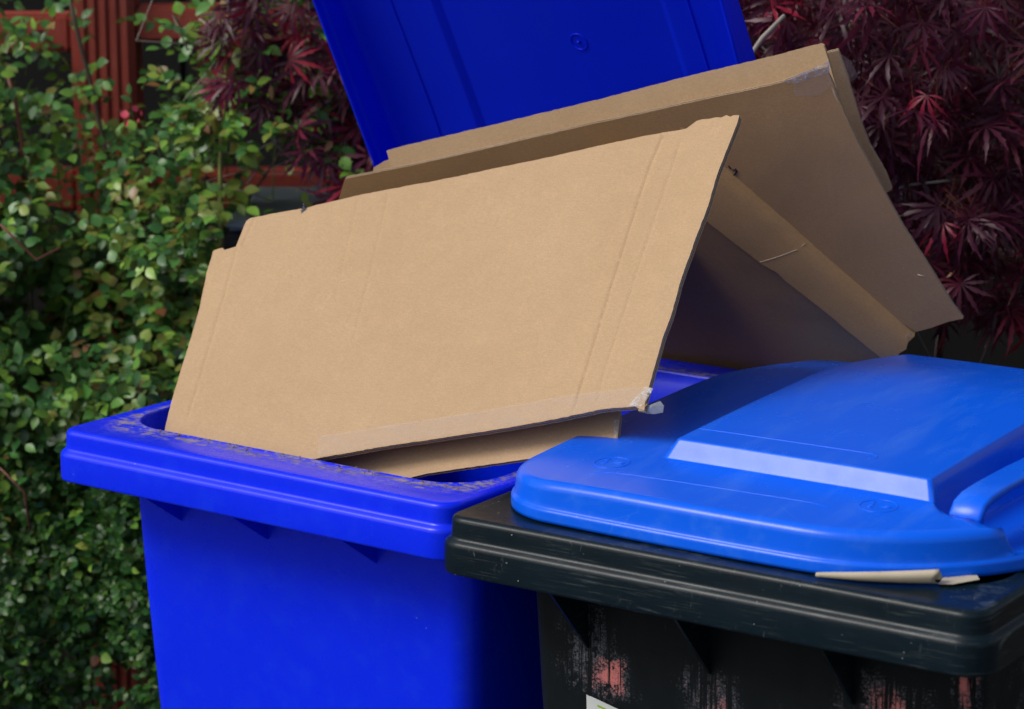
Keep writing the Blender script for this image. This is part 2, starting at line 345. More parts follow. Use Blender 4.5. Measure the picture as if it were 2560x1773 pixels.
def make_bin(name, loc, rz, W, m_rim, m_body, m_in, label, group, fins, fz=.14, bu=.046):
    t = tag(empty(name, loc, rz), label, 'wheelie bin', group)
    rc = (.02, .024, .03, .03)
    def outer(d): return rr(d, W-d, d, .72-d, [max(.003, q-d) for q in rc])
    opening = rr(.030, W-.028, .066, .655, (.062, .062, .03, .03))
    def op(d): return rr(.030-d, W-.028+d, .066-d, .655+d, (.062+d, .062+d, .03+d, .03+d))
    R_ = []; D_ = []
    def add(P, z, d=0): R_.append(flat(P, z + TOP)); D_.append(d)
    add(op(-.030), -.19); add(op(-.027), -.075); add(op(-.017), -.040); add(op(-.004), -.014); add(op(-.0005), -.005); add(op(0), -.003); add(op(.001), -.0005, .3); add(op(.0026), 0.0, .6); add(op(.004), -.001, .8)
    O = outer(.006)
    for s, d in ((.10, 1), (.22, 1), (.34, .9), (.46, .35), (.6, .12), (.8, .05)): add(lerp(op(.004), O, s), -.0012 if s < .7 else 0, d)
    add(outer(.006), 0); add(outer(.0038), -.0006); add(outer(.0018), -.0020); add(outer(.0006), -.0038); add(outer(0), -.0062)
    add(outer(-.0004), -.014); add(outer(-.0007), -.0205); add(outer(-.0014), -.0224); add(outer(-.0030), -.0238); add(outer(-.0052), -.0254); add(outer(-.0068), -.0274); add(outer(-.0076), -.0305)
    add(outer(-.0078), -.042); add(outer(-.0078), -.0555); add(outer(-.007), -.0578); add(outer(-.005), -.0586); add(outer(-.002), -.0575); add(outer(0), -.050); add(outer(.004), -.036)
    def body(d, z, k=0): return rr(bu+k+d, W-.034-k-d, .078+k*1.1+d, .690-k-d, (.022,.03,.03,.03))
    add(body(0, 0), -.035)
    wn(obj('rim', loft('rim', R_, dirt=D_), m_rim, t, True))
    B_ = []
    for z, k in ((-.036, 0), (-.06, .001), (-.10, .002), (-.2, .006), (-.34, .013), (-.6, .026), (-.9, .04), (-1.03, .046)): B_.append(flat(body(0, z, k), z + TOP))
    B_.append(flat(body(.01, 0, .048), .032)); B_.append(flat(body(.02, 0, .05), .03))
    for z, k in ((.036, .05), (.4, .028), (.87, .006)): B_.append(flat(body(.005, 0, k), z))
    B_.append(flat(op(-.031), TOP - .18))
    bo = obj('body', loft('body', B_, cap1=False), m_body, t, True)
    for u in fins:
        bm = bmesh.new()
        x0, x1 = u - .0016, u + .0016
        pr = [(.006, TOP-.040), (.006, TOP-.058), (.081, TOP-fz), (.081, TOP-.040)]
        a = [bm.verts.new((x0, y, z)) for y, z in pr]; b = [bm.verts.new((x1, y, z)) for y, z in pr]
        bm.faces.new(a); bm.faces.new(b[::-1])
        for i in range(4): bm.faces.new((a[(i+1)%4], a[i], b[i], b[(i+1)%4]))
        obj('rib', bmesh_to('rib', bm), m_rim, t)
    for x in (.035, W-.028):     # side lugs under the rim
        bm = bmesh.new(); box(bm, x-.018, x+.006, .10, .14, TOP-.085, TOP-.04, .003); obj('lug', bmesh_to('lug', bm), m_rim, t)
    # wheels and axle at the back, handle bar and hinge
    tube('axle', [(.03, .66, .10), (W-.03, .66, .10)], .011, M_RUBBER, t, 10)
    for x in (.03, W-.03):
        wl = tube('wheel', [(x-.022, .66, .10), (x-.02, .66, .10), (x+.02, .66, .10), (x+.022, .66, .10)], [.06, .072, .072, .06], M_DARK, t, 24)
        ring = [(x, .66 + .082*math.cos(q), .10 + .082*math.sin(q)) for q in [2*math.pi*i/24 for i in range(24)]]
        tv, tf = tube_data(ring, .018, 8, True); obj('tyre', pydata('tyre', tv, tf), M_RUBBER, wl, True)
    tube('handle_bar', [(.07, .70, TOP-.03), (.07, .765, TOP-.006), (.10, .78, TOP-.002), (W-.10, .78, TOP-.002), (W-.07, .765, TOP-.006), (W-.07, .70, TOP-.03)], .012, m_rim, t, 10)
    return t

def sdf_rr(x, y, u0, u1, n0, n1, r):
    cx, cy = (u0+u1)/2, (n0+n1)/2; qx = abs(x-cx) - (u1-u0)/2 + r; qy = abs(y-cy) - (n1-n0)/2 + r
    return math.hypot(max(qx, 0), max(qy, 0)) + min(max(qx, qy), 0) - r
def sst(a, b, x):
    t = min(1, max(0, (x-a)/(b-a))); return t*t*(3-2*t)
def lid_height(u, n, u0, u1, n0, notch=True, panel=True):
    s = (n - n0)
    xs = (-.2, 0, .12, .27, .44, .50, .60, .80); zs = (.0405, .0415, .050, .057, .0630, .061, .050, .024)
    z = float(np.interp(s, xs, zs))
    z = sum(float(np.interp(s + k*.02, xs, zs)) for k in (-2, -1, 0, 1, 2)) / 5
    z -= .010 * abs((u-(u0+u1)/2)/((u1-u0)/2))**4
    if panel:
        d = sdf_rr(u, n, u0+.143, u1-.113, n0+.122, n0+.68, .008)
        z += .0185 * (1 - sst(-.013, 0, d)) - .0008 * sst(.0, .012, .012 - abs(d-.006))*0
    return z
def recess(u, n, u0, u1, n0):
    d = sdf_rr(u, n, u1-.112, u1+.1, n0+.112, n0+.40, .03)
    return 1 - sst(-.003, .009, d)
def make_lid(name, u0, u1, n0, n1, m, parent, notch=True):
    PH = .0185 if notch else .0055
    """moulded lid in bin coordinates, z = 0 on the rim"""
    cnt = (90, 150, 50, 60); rad = (.085, .195, .03, .03) if notch else (.10, .10, .03, .03)
    def out(d): return rr(u0+d, u1-d, n0+.006+d, n1-d, [max(.01, q-d) for q in rad], .010, cnt, 20)
    pan = lambda d: rr(u0+.143+d, u1-.113-d, n0+.122+d, n0+.68-d, max(.002, .008-d*.3), 0, cnt, 20)
    R_ = []
    def add(P, zf): R_.append([(x, y, zf(x, y)) for x, y in P])
    def rc(x, y, z, fl=.011):
        if not notch: return z
        k = recess(x, y, u0, u1, n0); return z + (min(z, fl) - z) * k
    add(out(0), lambda x, y: .0006); add(out(0), lambda x, y: .004); add(out(.0002), lambda x, y: .0105); add(out(.0008), lambda x, y: .0122); add(out(.0019), lambda x, y: .0134); add(out(.0031), lambda x, y: .0142); add(out(.0038), lambda x, y: .0156)
    H = lambda x, y: lid_height(x, y, u0, u1, n0, panel=False)
    for d, f in ((.0042, .25), (.0047, .6), (.0051, .92)): add(out(d), lambda x, y, f=f: rc(x, y, .0156 + (H(x, y)-.0095-.0156)*f))
    for q in (0, 12, 25, 38, 50, 62, 75, 90):
        d = .0052 + .0105*(1-math.cos(R(q))); add(out(d), lambda x, y, q=q: rc(x, y, H(x, y) - .0095*(1-math.sin(R(q)))))
    A = out(.0160); B = pan(-.006)
    for i in range(1, 30): add(lerp(A, B, i/30), lambda x, y: rc(x, y, H(x, y)))
    P2 = lambda x, y: lid_height(x, y, u0, u1, n0)
    for d in (-.006, -.003, -.001, .0005): add(pan(d), lambda x, y: rc(x, y, H(x, y)))
    for d, f in ((.0012, .035), (.0024, .13), (.0065, .5), (.0106, .87), (.0118, .965), (.0132, 1.0), (.016, 1.0)):
        add(pan(d), lambda x, y, f=f: rc(x, y, H(x, y) + PH*f))
    C_ = pan(.016); cu, cn = (u0+u1)/2+.015, n0+.40
    D_ = [(cu + (x-cu)*.03, cn + (y-cn)*.03) for x, y in C_]
    for i in range(1, 27): add(lerp(C_, D_, i/26), lambda x, y: H(x, y) + PH)
    me = loft(name, R_, cap1=True)
    o = wn(obj(name, me, m, parent, True))
    sm = o.modifiers.new('thickness', 'SOLIDIFY'); sm.thickness = .0035; sm.offset = -1
    return o
def on_lid(pts, u0, u1, n0, dz=.0): return [(x, y, lid_height(x, y, u0, u1, n0) + dz) for x, y in pts]

BO, BR_ = (-.5137, 2.8615, 0), R(-35.83)
KO, KR = (-.0680, 2.5048, 0), R(-34.035)
blue = make_bin('wheelie_bin', BO, BR_, .556, M_BLUE, M_BLUE, M_BLUE_IN, 'blue wheelie bin with lid up, stuffed with large cardboard boxes', 'wheelie bins standing side by side', (.109, .239, .394), .109, .030)
black = make_bin('wheelie_bin', KO, KR, .580, M_BLACK, M_SPRAY, M_BLACK, 'black wheelie bin with closed blue lid and pink spray marks on its front', 'wheelie bins standing side by side', (.119, .261, .417))

# closed lid on the black bin
LC = (0.017, .576, .030)
kt = empty('lid', (0, 0, TOP), 0, black)
lid1 = make_lid('lid_shell', LC[0], LC[1], LC[2], .765, M_LID, kt)
LO = (-.048, .565, .012)
# straight strap handle over the recess at the side
hp = [(.500, .136, .037), (.500, .139, .047), (.501, .145, .0555), (.502, .158, .0600), (.503, .19, .0625), (.505, .25, .064), (.507, .33, .064), (.508, .40, .061), (.508, .428, .053), (.508, .436, .040)]
wd, th = .0165, .0075
V = []; F = []
for i, p in enumerate(hp):
    a = Vector(hp[max(0, i-1)]); b = Vector(hp[min(len(hp)-1, i+1)]); tt = (b-a).normalized(); up = tt.cross(Vector((-1, 0, 0))).normalized(); up = up if up.z > 0 or abs(up.z) < .3 else -up
    if i < 2: up = Vector((0, -1, .2)).normalized()
    if i > len(hp)-3: up = Vector((0, 1, .2)).normalized()
    prof = [(-1, -1), (-1, .35), (-.93, .8), (-.8, 1), (.8, 1), (.93, .8), (1, .35), (1, -1)]
    for (sx, sz) in prof: V.append(Vector(p) + Vector((wd*sx, 0, 0)) + up*(th*sz*.5))
n_ = 8
for i in range(len(hp)-1):
    for k in range(n_): F.append((i*n_+k, (i+1)*n_+k, (i+1)*n_+(k+1)%n_, i*n_+(k+1)%n_))
F.append(tuple(range(n_))); F.append(tuple((len(hp)-1)*n_+k for k in range(n_))[::-1])
ho = obj('handle', pydata('handle', V, F), M_LID, kt, True)
bm = bmesh.new(); bm.from_mesh(ho.data); bmesh.ops.recalc_face_normals(bm, faces=bm.faces); bm.to_mesh(ho.data); bm.free()
# moulded lines and round maker's marks on the lid
ln = lambda pts, r=.0007, dz=0, name='moulded_line': tube(name, on_lid(pts, *LC, dz), r, M_LID, kt, 5)
ln([(.150, .188), (.158, .198), (.175, .205)] + [(.175 + i*.02, .205 + i*.0004) for i in range(1, 10)] + [(.368, .208), (.376, .204), (.378, .198), (.374, .190)], .0006)
ln([(.125, .083), (.140, .089)] + [(.16 + i*.02, .091 + i*.0006) for i in range(11)] + [(.378, .093), (.380, .090)], .0006)
for cu, cn in ((.420, .118), (.124, .118)):
    ring = [(cu + .018*math.cos(q), cn + .018*math.sin(q)) for q in [2*math.pi*i/40 for i in range(40)]]
    v, f = tube_data(on_lid(ring, *LC, 0), .0007, 5, True); obj('round_mark', pydata('round_mark', v, f), M_LID, kt, True)
    for (a, b) in (((.002, .003), (.013, .003)), ((.002, -.001), (.013, -.001)), ((-.012, .006), (-.003, .004)), ((-.012, .001), (-.004, -.002)), ((-.010, -.006), (-.003, -.006)), ((-.007, .008), (-.006, -.008))):
        tube('round_mark', on_lid([(cu+a[0], cn+a[1]), (cu+b[0], cn+b[1])], *LC, 0), .0007, M_LID, kt, 5)
# open lid of the blue bin, hinge at the back, leaning forward over the boxes
ol = empty('lid', (0, .75, TOP), 0, blue); ol.rotation_euler = (R(-62), 0, 0)
ol['label'] = 'raised blue lid showing its underside'
oi_ = make_lid('lid_shell', LO[0], LO[1], LO[2], .745, M_BLUE_IN, ol, notch=False); oi_.location = (0, -.75, 0)
def under(pts): return [(x, y - .75, lid_height(x, y, *LO, panel=False) + (.0055 if .095 < x < .45 and y > .134 else 0) - .0040) for x, y in pts]
for u in (.034, .483):
    tube('stiffening_rib', under([(u, n_ * .05) for n_ in range(2, 14)]), .0016, M_BLUE_IN, ol, 6)
cu, cn = .300, .75 - .43
ring = [(cu + .0115*math.cos(q), cn + .0115*math.sin(q)) for q in [2*math.pi*i/40 for i in range(40)]]
v, f = tube_data(under(ring), .0009, 6, True); obj('gate_mark', pydata('gate_mark', v, f), M_BLUE_IN, ol, True)
tube('gate_mark', [under([(cu, cn)])[0], (cu, cn-.75, under([(cu, cn)])[0][2]-.003)], [.003, .001], M_BLUE_IN, ol, 8)

# sticker on the black bin's front
stk = empty('sticker', (0, 0, 0), 0, black)
def front_n(z): return .078 + 1.1 * np.interp(-z, (.036, .06, .10, .2, .34), (0, .001, .002, .006, .013)) - .0004
def front_quad(name, pts, m, off=.0):
    v = [(u, front_n(z) - off, TOP + z) for u, z in pts]; return obj(name, pydata(name, v, [tuple(range(len(v)))]), m, stk)
M_WHITE = simple('white_sticker_paper', (.62, .66, .66), .45); M_LIME = simple('lime_green_print', (.30, .50, .01), .45)
front_quad('sticker_backing', [(.117, -.1905), (.126, -.1935), (.126, -.28), (.117, -.277)], M_WHITE, .0004)
front_quad('sticker_sheet', [(.1215, -.191), (.158, -.199), (.158, -.29), (.1215, -.28)], M_WHITE, .0010)
front_quad('green_bar', [(.1305, -.1985), (.147, -.2020), (.147, -.2042), (.1305, -.2005)], M_LIME, .0014)

# ------------------------------------------------------------------ cardboard
BK = {"A": {"o": [-0.4317, 2.975, 1.07],
 "U": [0.75662, -0.65385, 0.0],
 "V": [0.43751, 0.50628, 0.74314],
 "pts": [[0.1817, -0.0666], [0.0671, -0.0516], [0.0535, -0.0202], [0.0389, 0.0186], [0.0221, 0.0724], [0.0014, 0.1336], [-0.0211, 0.1848], [-0.0314, 0.2157], [-0.0293, 0.2178], [-0.0195, 0.2221], [-0.0141, 0.2193], [0.0022, 0.2262], [-0.0005, 0.2394], [-0.0042, 0.2561], [-0.0048, 0.2631], [-0.0025, 0.2669], [0.0413, 0.2821], [0.0733, 0.2915], [0.1597, 0.3227], [0.2758, 0.362], [0.3868, 0.4008], [0.4477, 0.4227], [0.5076, 0.4447], [0.5608, 0.4596], [0.5644, 0.4654], [0.5687, 0.4708], [0.5754, 0.4737], [0.5832, 0.4745], [0.5924, 0.4776], [0.5989, 0.4777], [0.604, 0.4815], [0.6106, 0.48], [0.6145, 0.482], [0.6218, 0.4822], [0.6242, 0.4733], [0.6282, 0.4388], [0.6322, 0.4047], [0.6416, 0.3633], [0.6465, 0.3249], [0.6513, 0.2921], [0.6553, 0.2672], [0.6605, 0.2431], [0.6651, 0.2232], [0.6676, 0.1985], [0.6763, 0.1574], [0.6831, 0.1267], [0.6881, 0.1135], [0.6751, 0.1155], [0.6356, 0.1049], [0.6024, 0.0924], [0.5685, 0.0802], [0.494, 0.0548], [0.4273, 0.0316], [0.3643, 0.0088], [0.3003, -0.0155], [0.2502, -0.0346]],
 "crease": [[[0.534, 0.4475], [0.5387, 0.4018], [0.5568, 0.3101], [0.5745, 0.2268], [0.5907, 0.1526], [0.6024, 0.0973]], [[0.5616, 0.4423], [0.5805, 0.3375], [0.6018, 0.2264], [0.6166, 0.1446], [0.6286, 0.1081]], [[0.0055, 0.2255], [0.0323, 0.1493], [0.0655, 0.0473], [0.0823, -0.0105]], [[0.1928, 0.3268], [0.2286, 0.2238], [0.2602, 0.1242]], [[0.0072, 0.267], [0.0117, 0.2246]], [[0.1527, 0.3131], [0.2019, 0.1753]]],
 "tape": [[[0.2846, 0.0087], [0.433, 0.0607], [0.5733, 0.1105], [0.6663, 0.136], [0.676, 0.1362], [0.6824, 0.1174], [0.6354, 0.1054], [0.6022, 0.0929], [0.568, 0.0811], [0.4935, 0.0557], [0.4268, 0.0325], [0.3637, 0.0097], [0.2997, -0.0145]]],
 "fly": [[[0.0772, 0.2908]]],
 "brc": [[[0.6881, 0.1135]]],
 "scr": [[[0.2291, 0.2982], [0.2313, 0.2906]], [[0.3308, 0.1439], [0.3635, 0.136]], [[0.3554, 0.234], [0.3633, 0.226]]]}, "C": {"o": [0.3474, 2.86, 1.4811],
 "U": [0.95195, -0.30624, 0.0],
 "V": [-0.14377, -0.44692, 0.88295],
 "pts": [[-0.6372, -0.2575], [-0.6066, -0.188], [-0.6044, -0.1849], [-0.5311, -0.1655], [-0.4248, -0.1342], [-0.2716, -0.0869], [-0.1258, -0.0435], [-0.0556, -0.0234], [-0.0137, -0.0042], [0.0004, 0.0], [0.0006, -0.0105], [0.0054, -0.0262], [0.0158, -0.0659], [0.029, -0.1061], [0.0487, -0.1577], [0.0729, -0.2186], [0.1023, -0.2804], [0.1236, -0.3261], [0.1358, -0.348], [0.1178, -0.3542], [0.0987, -0.3642], [0.0795, -0.3725], [0.0431, -0.3444], [-0.0499, -0.2468], [-0.1233, -0.1645], [-0.1462, -0.1573], [-0.1911, -0.177], [-0.2351, -0.3535], [-0.4215, -0.4449], [-0.5844, -0.4587], [-0.6203, -0.3062]],
 "crease": [[[-0.5881, -0.1948], [-0.4273, -0.1494], [-0.2737, -0.1038], [-0.1275, -0.0604], [-0.0336, -0.0315]]],
 "tapes": [[[-0.0531, -0.0206], [0.0014, 0.0079], [0.0029, 0.0027], [0.0013, -0.0068], [-0.0375, -0.0226]], [[-0.0398, -0.0238], [0.0005, -0.0058], [0.0039, -0.021], [-0.003, -0.0313], [-0.0161, -0.0383], [-0.0411, -0.0404]]],
 "band": [[[-0.6028, -0.1872], [-0.4253, -0.1371], [-0.2719, -0.0897], [-0.1261, -0.0462], [-0.0442, -0.0229], [-0.0366, -0.0413], [-0.1283, -0.0692], [-0.275, -0.1141], [-0.4291, -0.1611], [-0.6036, -0.2102]]],
 "mark": [[[-0.1248, -0.1402], [-0.1224, -0.1446]], [[-0.1198, -0.1467], [-0.1167, -0.1443], [-0.1156, -0.1471], [-0.1183, -0.1518], [-0.1209, -0.1542]]],
 "scr": [[[0.0849, -0.2863], [0.0936, -0.2886]], [[0.069, -0.278], [0.0695, -0.2786]]],
 "tear": [[[0.0019, -0.0248], [0.0054, -0.0395], [0.0102, -0.0479], [0.009, -0.0447], [0.0048, -0.0278]]]}, "E": {"o": [0.3533, 2.8785, 1.4914],
 "U": [0.86795, -0.42383, 0.25892],
 "V": [-0.25591, 0.06515, 0.9645],
 "pts": [[-0.5781, -0.0219], [-0.578, -0.0029], [-0.5779, 0.0101], [-0.5681, 0.0106], [-0.4476, 0.0107], [-0.2865, 0.0112], [-0.1677, 0.0137], [-0.0831, 0.0136], [-0.0081, 0.0151], [-0.0054, 0.0127], [-0.0048, 0.0021], [-0.0036, -0.0232], [-0.0023, -0.044], [-0.0481, -0.0387], [-0.297, -0.0258]],
 "nick": [[[-0.1689, 0.013], [-0.1645, 0.0106], [-0.1591, 0.0118]]]}, "E2": {"o": [0.356, 2.8869, 1.4961],
 "U": [0.86795, -0.42383, 0.25892],
 "V": [-0.299, -0.02964, 0.95379],
 "pts": [[-0.6198, -0.0357], [-0.6073, -0.0113], [-0.592, -0.0073], [-0.5772, -0.0062], [-0.5716, -0.0301]]}, "G": {"o": [0.3641, 2.9121, 1.5102],
 "U": [0.94646, -0.32281, 0.0],
 "V": [-0.14151, -0.4149, 0.89879],
 "pts": [[-0.0464, -0.0396], [-0.0121, -0.022], [-0.0014, -0.0185], [-0.0002, -0.021], [0.0012, -0.0272], [0.0077, -0.0533], [0.0145, -0.0902], [0.0186, -0.1126], [0.0273, -0.1437], [0.0437, -0.1814], [0.0495, -0.2034], [-0.0152, -0.2583], [-0.0375, -0.1692]],
 "tape": [[[-0.0002, -0.021], [0.0136, -0.032], [0.0196, -0.0528], [0.0119, -0.0584], [0.0045, -0.0455]]]}, "D": {"o": [0.2516, 2.9579, 1.3546],
 "U": [0.73397, 0.1356, -0.6655],
 "V": [0.66052, -0.3706, 0.65297],
 "pts": [[-0.0834, 0.001], [-0.0017, 0.0026], [0.0435, 0.0027], [0.1085, 0.0032], [0.1746, 0.0032], [0.2415, 0.0033], [0.3039, 0.0026], [0.3089, -0.0053], [0.3068, -0.0135], [0.3121, -0.0211], [0.3104, -0.0298], [0.3122, -0.0379], [0.3105, -0.0441], [0.311, -0.0503], [0.2662, -0.0526], [0.2075, -0.0547], [0.1672, -0.0578], [0.1469, -0.0595], [0.1373, -0.0579], [0.1133, -0.0637], [0.0794, -0.0661], [0.0429, -0.069], [-0.0122, -0.0725]],
 "scr": [[[0.1098, -0.0635], [0.1265, -0.0211], [0.1337, 0.0107]]]}, "K": {"o": [0.2279, 2.9875, 1.2898],
 "U": [0.77709, 0.11014, -0.61967],
 "V": [0.44854, -0.7876, 0.42249],
 "pts": [[-0.14, 0.003], [0.2852011421654658, 0.003], [0.2782011421654658, -0.06], [0.23820114216546584, -0.2], [0.12320114216546582, -0.46], [-0.14, -0.46]]}, "Hp": {"o": [-0.4147, 2.9947, 1.0466],
 "U": [0.75662, -0.65385, 0.0],
 "V": [0.43751, 0.50628, 0.74314],
 "pts": [[0.2793, -0.0239], [0.2276, 0.0164], [0.6148, 0.1447], [0.6296, 0.1194], [0.6398, 0.0946], [0.6403, 0.0888], [0.6403, 0.0848], [0.6192, 0.0773], [0.5782, 0.0635], [0.5319, 0.0475], [0.4851, 0.0308], [0.4228, 0.0088], [0.3724, -0.0156]],
 "tape": [[[0.6237, 0.1163], [0.6315, 0.1168], [0.6364, 0.1038], [0.6398, 0.0887]], [[0.6229, 0.0805], [0.6316, 0.094], [0.6359, 0.0938], [0.6393, 0.0846]]]}, "Hin": {"o": [-0.4074, 3.0032, 1.0365],
 "U": [0.75662, -0.65385, 0.0],
 "V": [0.43751, 0.50628, 0.74314],
 "pts": [[0.0111, -0.0435], [-0.0076, -0.0079], [-0.0118, 0.0168], [-0.0169, 0.0358], [0.0009, 0.0447], [0.0753, -0.031]]}, "br": {"thick": [[0.3384, 3.25, 1.5025], [0.3087, 3.22, 1.478], [0.2877, 3.2, 1.4505]],
 "thin": [[0.2742, 3.3, 1.4806], [0.2792, 3.25, 1.4727], [0.2926, 3.2, 1.453]],
 "twig": [[0.5017, 3.4, 1.2611], [0.5247, 3.38, 1.271], [0.5528, 3.36, 1.2777], [0.5909, 3.4, 1.2755]],
 "twig2": [[0.5099, 3.5, 1.2814], [0.5197, 3.45, 1.2562], [0.5193, 3.4, 1.2371]],
 "vine": [[-0.4277, 3.75, 0.9542], [-0.4252, 3.75, 1.1339], [-0.4253, 3.76, 1.2503], [-0.4162, 3.76, 1.3378], [-0.4115, 3.78, 1.4342], [-0.406, 3.8, 1.5133]],
 "rose": [[-0.5542, 3.72, 1.3178], [-0.5407, 3.72, 1.3264], [-0.5614, 3.74, 1.3286]]}}
def frame(b):
    U = Vector(b['U']); V = Vector(b['V']); N = U.cross(V).normalized(); U.normalize(); V = N.cross(U)
    M = Matrix((U, V, N)).transposed().to_4x4(); M.translation = Vector(b['o']); return M
def inside(p, poly):
    x, y = p; c = False; j = len(poly)-1
    for i in range(len(poly)):
        if (poly[i][1] > y) != (poly[j][1] > y) and x < (poly[j][0]-poly[i][0])*(y-poly[i][1])/(poly[j][1]-poly[i][1])+poly[i][0]: c = not c
        j = i
    return c
def seg_dist(p, a, b):
    ax, ay = a; bx, by = b; dx, dy = bx-ax, by-ay; L = dx*dx+dy*dy or 1e-9
    t = max(0, min(1, ((p[0]-ax)*dx+(p[1]-ay)*dy)/L)); return math.hypot(p[0]-ax-t*dx, p[1]-ay-t*dy)
def rough_line(pts, step=.004, jit=.0003, close=True):
    out = []; n = len(pts)
    for i in range(n if close else n-1):
        a, b = pts[i], pts[(i+1) % n]; L = math.hypot(b[0]-a[0], b[1]-a[1]); k = max(1, int(L/step))
        for q in range(k):
            s = q/k; out.append((a[0]+(b[0]-a[0])*s + random.uniform(-jit, jit), a[1]+(b[1]-a[1])*s + random.uniform(-jit, jit)))
    if not close: out.append(tuple(pts[-1]))
    return out
def panel(name, b, parent, t=.004, m=None, m2=None, disp=None, creases=(), amps=(), plies=1, grid=.016, jit=.0003, flute=True):
    """corrugated board: an outer and an inner liner with a fluted core between them"""
    out = rough_line(b['pts'], .005, jit)
    pts = list(out)
    xs = [p[0] for p in out]; ys = [p[1] for p in out]
    x = min(xs)
    while x < max(xs):
        y = min(ys)
        while y < max(ys):
            q = (x + random.uniform(-.002, .002), y + random.uniform(-.002, .002))
            if inside(q, out): pts.append(q)
            y += grid
        x += grid
    for c in creases:
        rl = rough_line(c, .007, .0001, False)
        for i, p in enumerate(rl[:-1]):
            d = Vector((rl[i+1][0]-p[0], rl[i+1][1]-p[1])).normalized(); nn = Vector((-d.y, d.x))
            for o_ in (0, .0014, -.0014, .003, -.003, .006, -.006):
                q = (p[0]+nn.x*o_, p[1]+nn.y*o_)
                if inside(q, out) : pts.append(q)
    n = len(out)
    v, e, f, *_ = delaunay_2d_cdt([Vector(p) for p in pts], [(i, (i+1) % n) for i in range(n)], [], 1, 1e-6)
    def z(px, py):
        h = disp(px, py) if disp else 0
        for c, a in zip(creases, amps):
            d = min(seg_dist((px, py), c[i], c[i+1]) for i in range(len(c)-1))
            if d < .012: h += a * (-math.exp(-(d/.0018)**2) + .55*math.exp(-((d-.0042)/.0022)**2))
        return h
    def h_(px, py): return z(px, py)
    Z = [h_(q[0], q[1]) for q in v]
    th = .0008
    V = []; F = []
    def liner(zo, flip):
        o = len(V); V.extend([(q[0], q[1], zz + zo) for q, zz in zip(v, Z)])
        F.extend([tuple(i+o for i in (ff[::-1] if flip else ff)) for ff in f])
        return o
    # which boundary vertices
    be = {}
    for ff in f:
        for i in range(len(ff)):
            k = (ff[i], ff[(i+1) % len(ff)]); be[k] = 1
    bnd = [(a_, b_) for (a_, b_) in be if (b_, a_) not in be]
    ccw = True
    a0 = f[0]; ar = sum(v[a0[i]][0]*v[a0[(i+1)%len(a0)]][1]-v[a0[(i+1)%len(a0)]][0]*v[a0[i]][1] for i in range(len(a0)))
    up_flip = ar < 0
    layers = [(-t/2, th)] + ([(0, th)] if plies == 2 else []) + [(t/2 - th, th)]
    for zo, tt in layers:
        o1 = liner(zo + tt, up_flip); o2 = liner(zo, not up_flip)
        for a_, b_ in bnd:
            o3 = len(V); V.extend([V[o1+a_], V[o2+a_], V[o2+b_], V[o1+b_]])
            q = (o3, o3+1, o3+2, o3+3); F.append(q if not up_flip else q[::-1])
    me = pydata(name, V, F); ob = obj(name, me, m, parent)
    me.materials.append(m2 or m); me.materials.append(M_LINER_EDGE)
    nf = len(f); per = 2*nf + len(bnd)
    mi = []
    for L in range(len(layers)):
        mi += [0]*nf + [1 if L == 0 else 0]*nf + [2]*len(bnd)
    if m2: mi[:nf] = [1]*nf
    me.polygons.foreach_set('material_index', mi)
    sm = [len(p.vertices) == 3 for p in me.polygons]; me.polygons.foreach_set('use_smooth', sm)
    M = frame(b); par = parent.matrix_world.copy() if parent else Matrix()
    bpy.context.view_layer.update(); ob.matrix_basis = parent.matrix_world.inverted() @ M if parent else M
    if flute:
        FV = []; FF = []
        core = rough_line(b['pts'], .0019, 0)
        cen = (sum(p[0] for p in core)/len(core), sum(p[1] for p in core)/len(core))
        sg = sum(core[i][0]*core[(i+1)%len(core)][1]-core[(i+1)%len(core)][0]*core[i][1] for i in range(len(core))) > 0
        spans = [(-t/2+th, t/2-th)] if plies == 1 else [(-t/2+th, 0), (th, t/2-th)]
        for (z0, z1) in spans:
            o = len(FV); K = len(core)
            for i, p in enumerate(core):
                a_, b_ = core[i-1], core[(i+1) % K]; d = Vector((b_[0]-a_[0], b_[1]-a_[1]))
                if d.length < 1e-7: d = Vector((1, 0))
                d.normalize(); nn = Vector((-d.y, d.x)) if sg else Vector((d.y, -d.x))
                zz = z(p[0], p[1]) + (z0 if i % 2 else z1) + random.uniform(-.0002, .0002)
                r0 = random.uniform(.0000, .0005)
                FV.append((p[0]+nn.x*r0, p[1]+nn.y*r0, zz)); FV.append((p[0]+nn.x*.008, p[1]+nn.y*.008, zz))
            for i in range(K): j = (i+1) % K; FF.append((o+2*i, o+2*j, o+2*j+1, o+2*i+1))
        fo = obj('fluting', pydata('fluting', FV, FF), M_LINER_EDGE, ob); fo['kind'] = 'stuff'; sf = fo.modifiers.new('paper', 'SOLIDIFY'); sf.thickness = .0005; sf.offset = 0
    return ob
def patch(name, b, pts, parent_panel, m, dz=.0025, wob=0.0, disp=None):
    out = rough_line(pts, .006, .0002)
    P = list(out); xs = [p[0] for p in out]; ys = [p[1] for p in out]; x = min(xs)
    while x < max(xs):
        y = min(ys)
        while y < max(ys):
            if inside((x, y), out): P.append((x, y))
            y += .006
        x += .006
    n = len(out)
    v, e, f, *_ = delaunay_2d_cdt([Vector(p) for p in P], [(i, (i+1) % n) for i in range(n)], [], 1, 1e-6)
    V = [(q[0], q[1], dz + (disp(q[0], q[1]) if disp else 0) + abs(noise.noise(Vector((q[0]*150, q[1]*150, 1)))) * wob) for q in v]
    return obj(name, pydata(name, V, f), m, parent_panel, True)

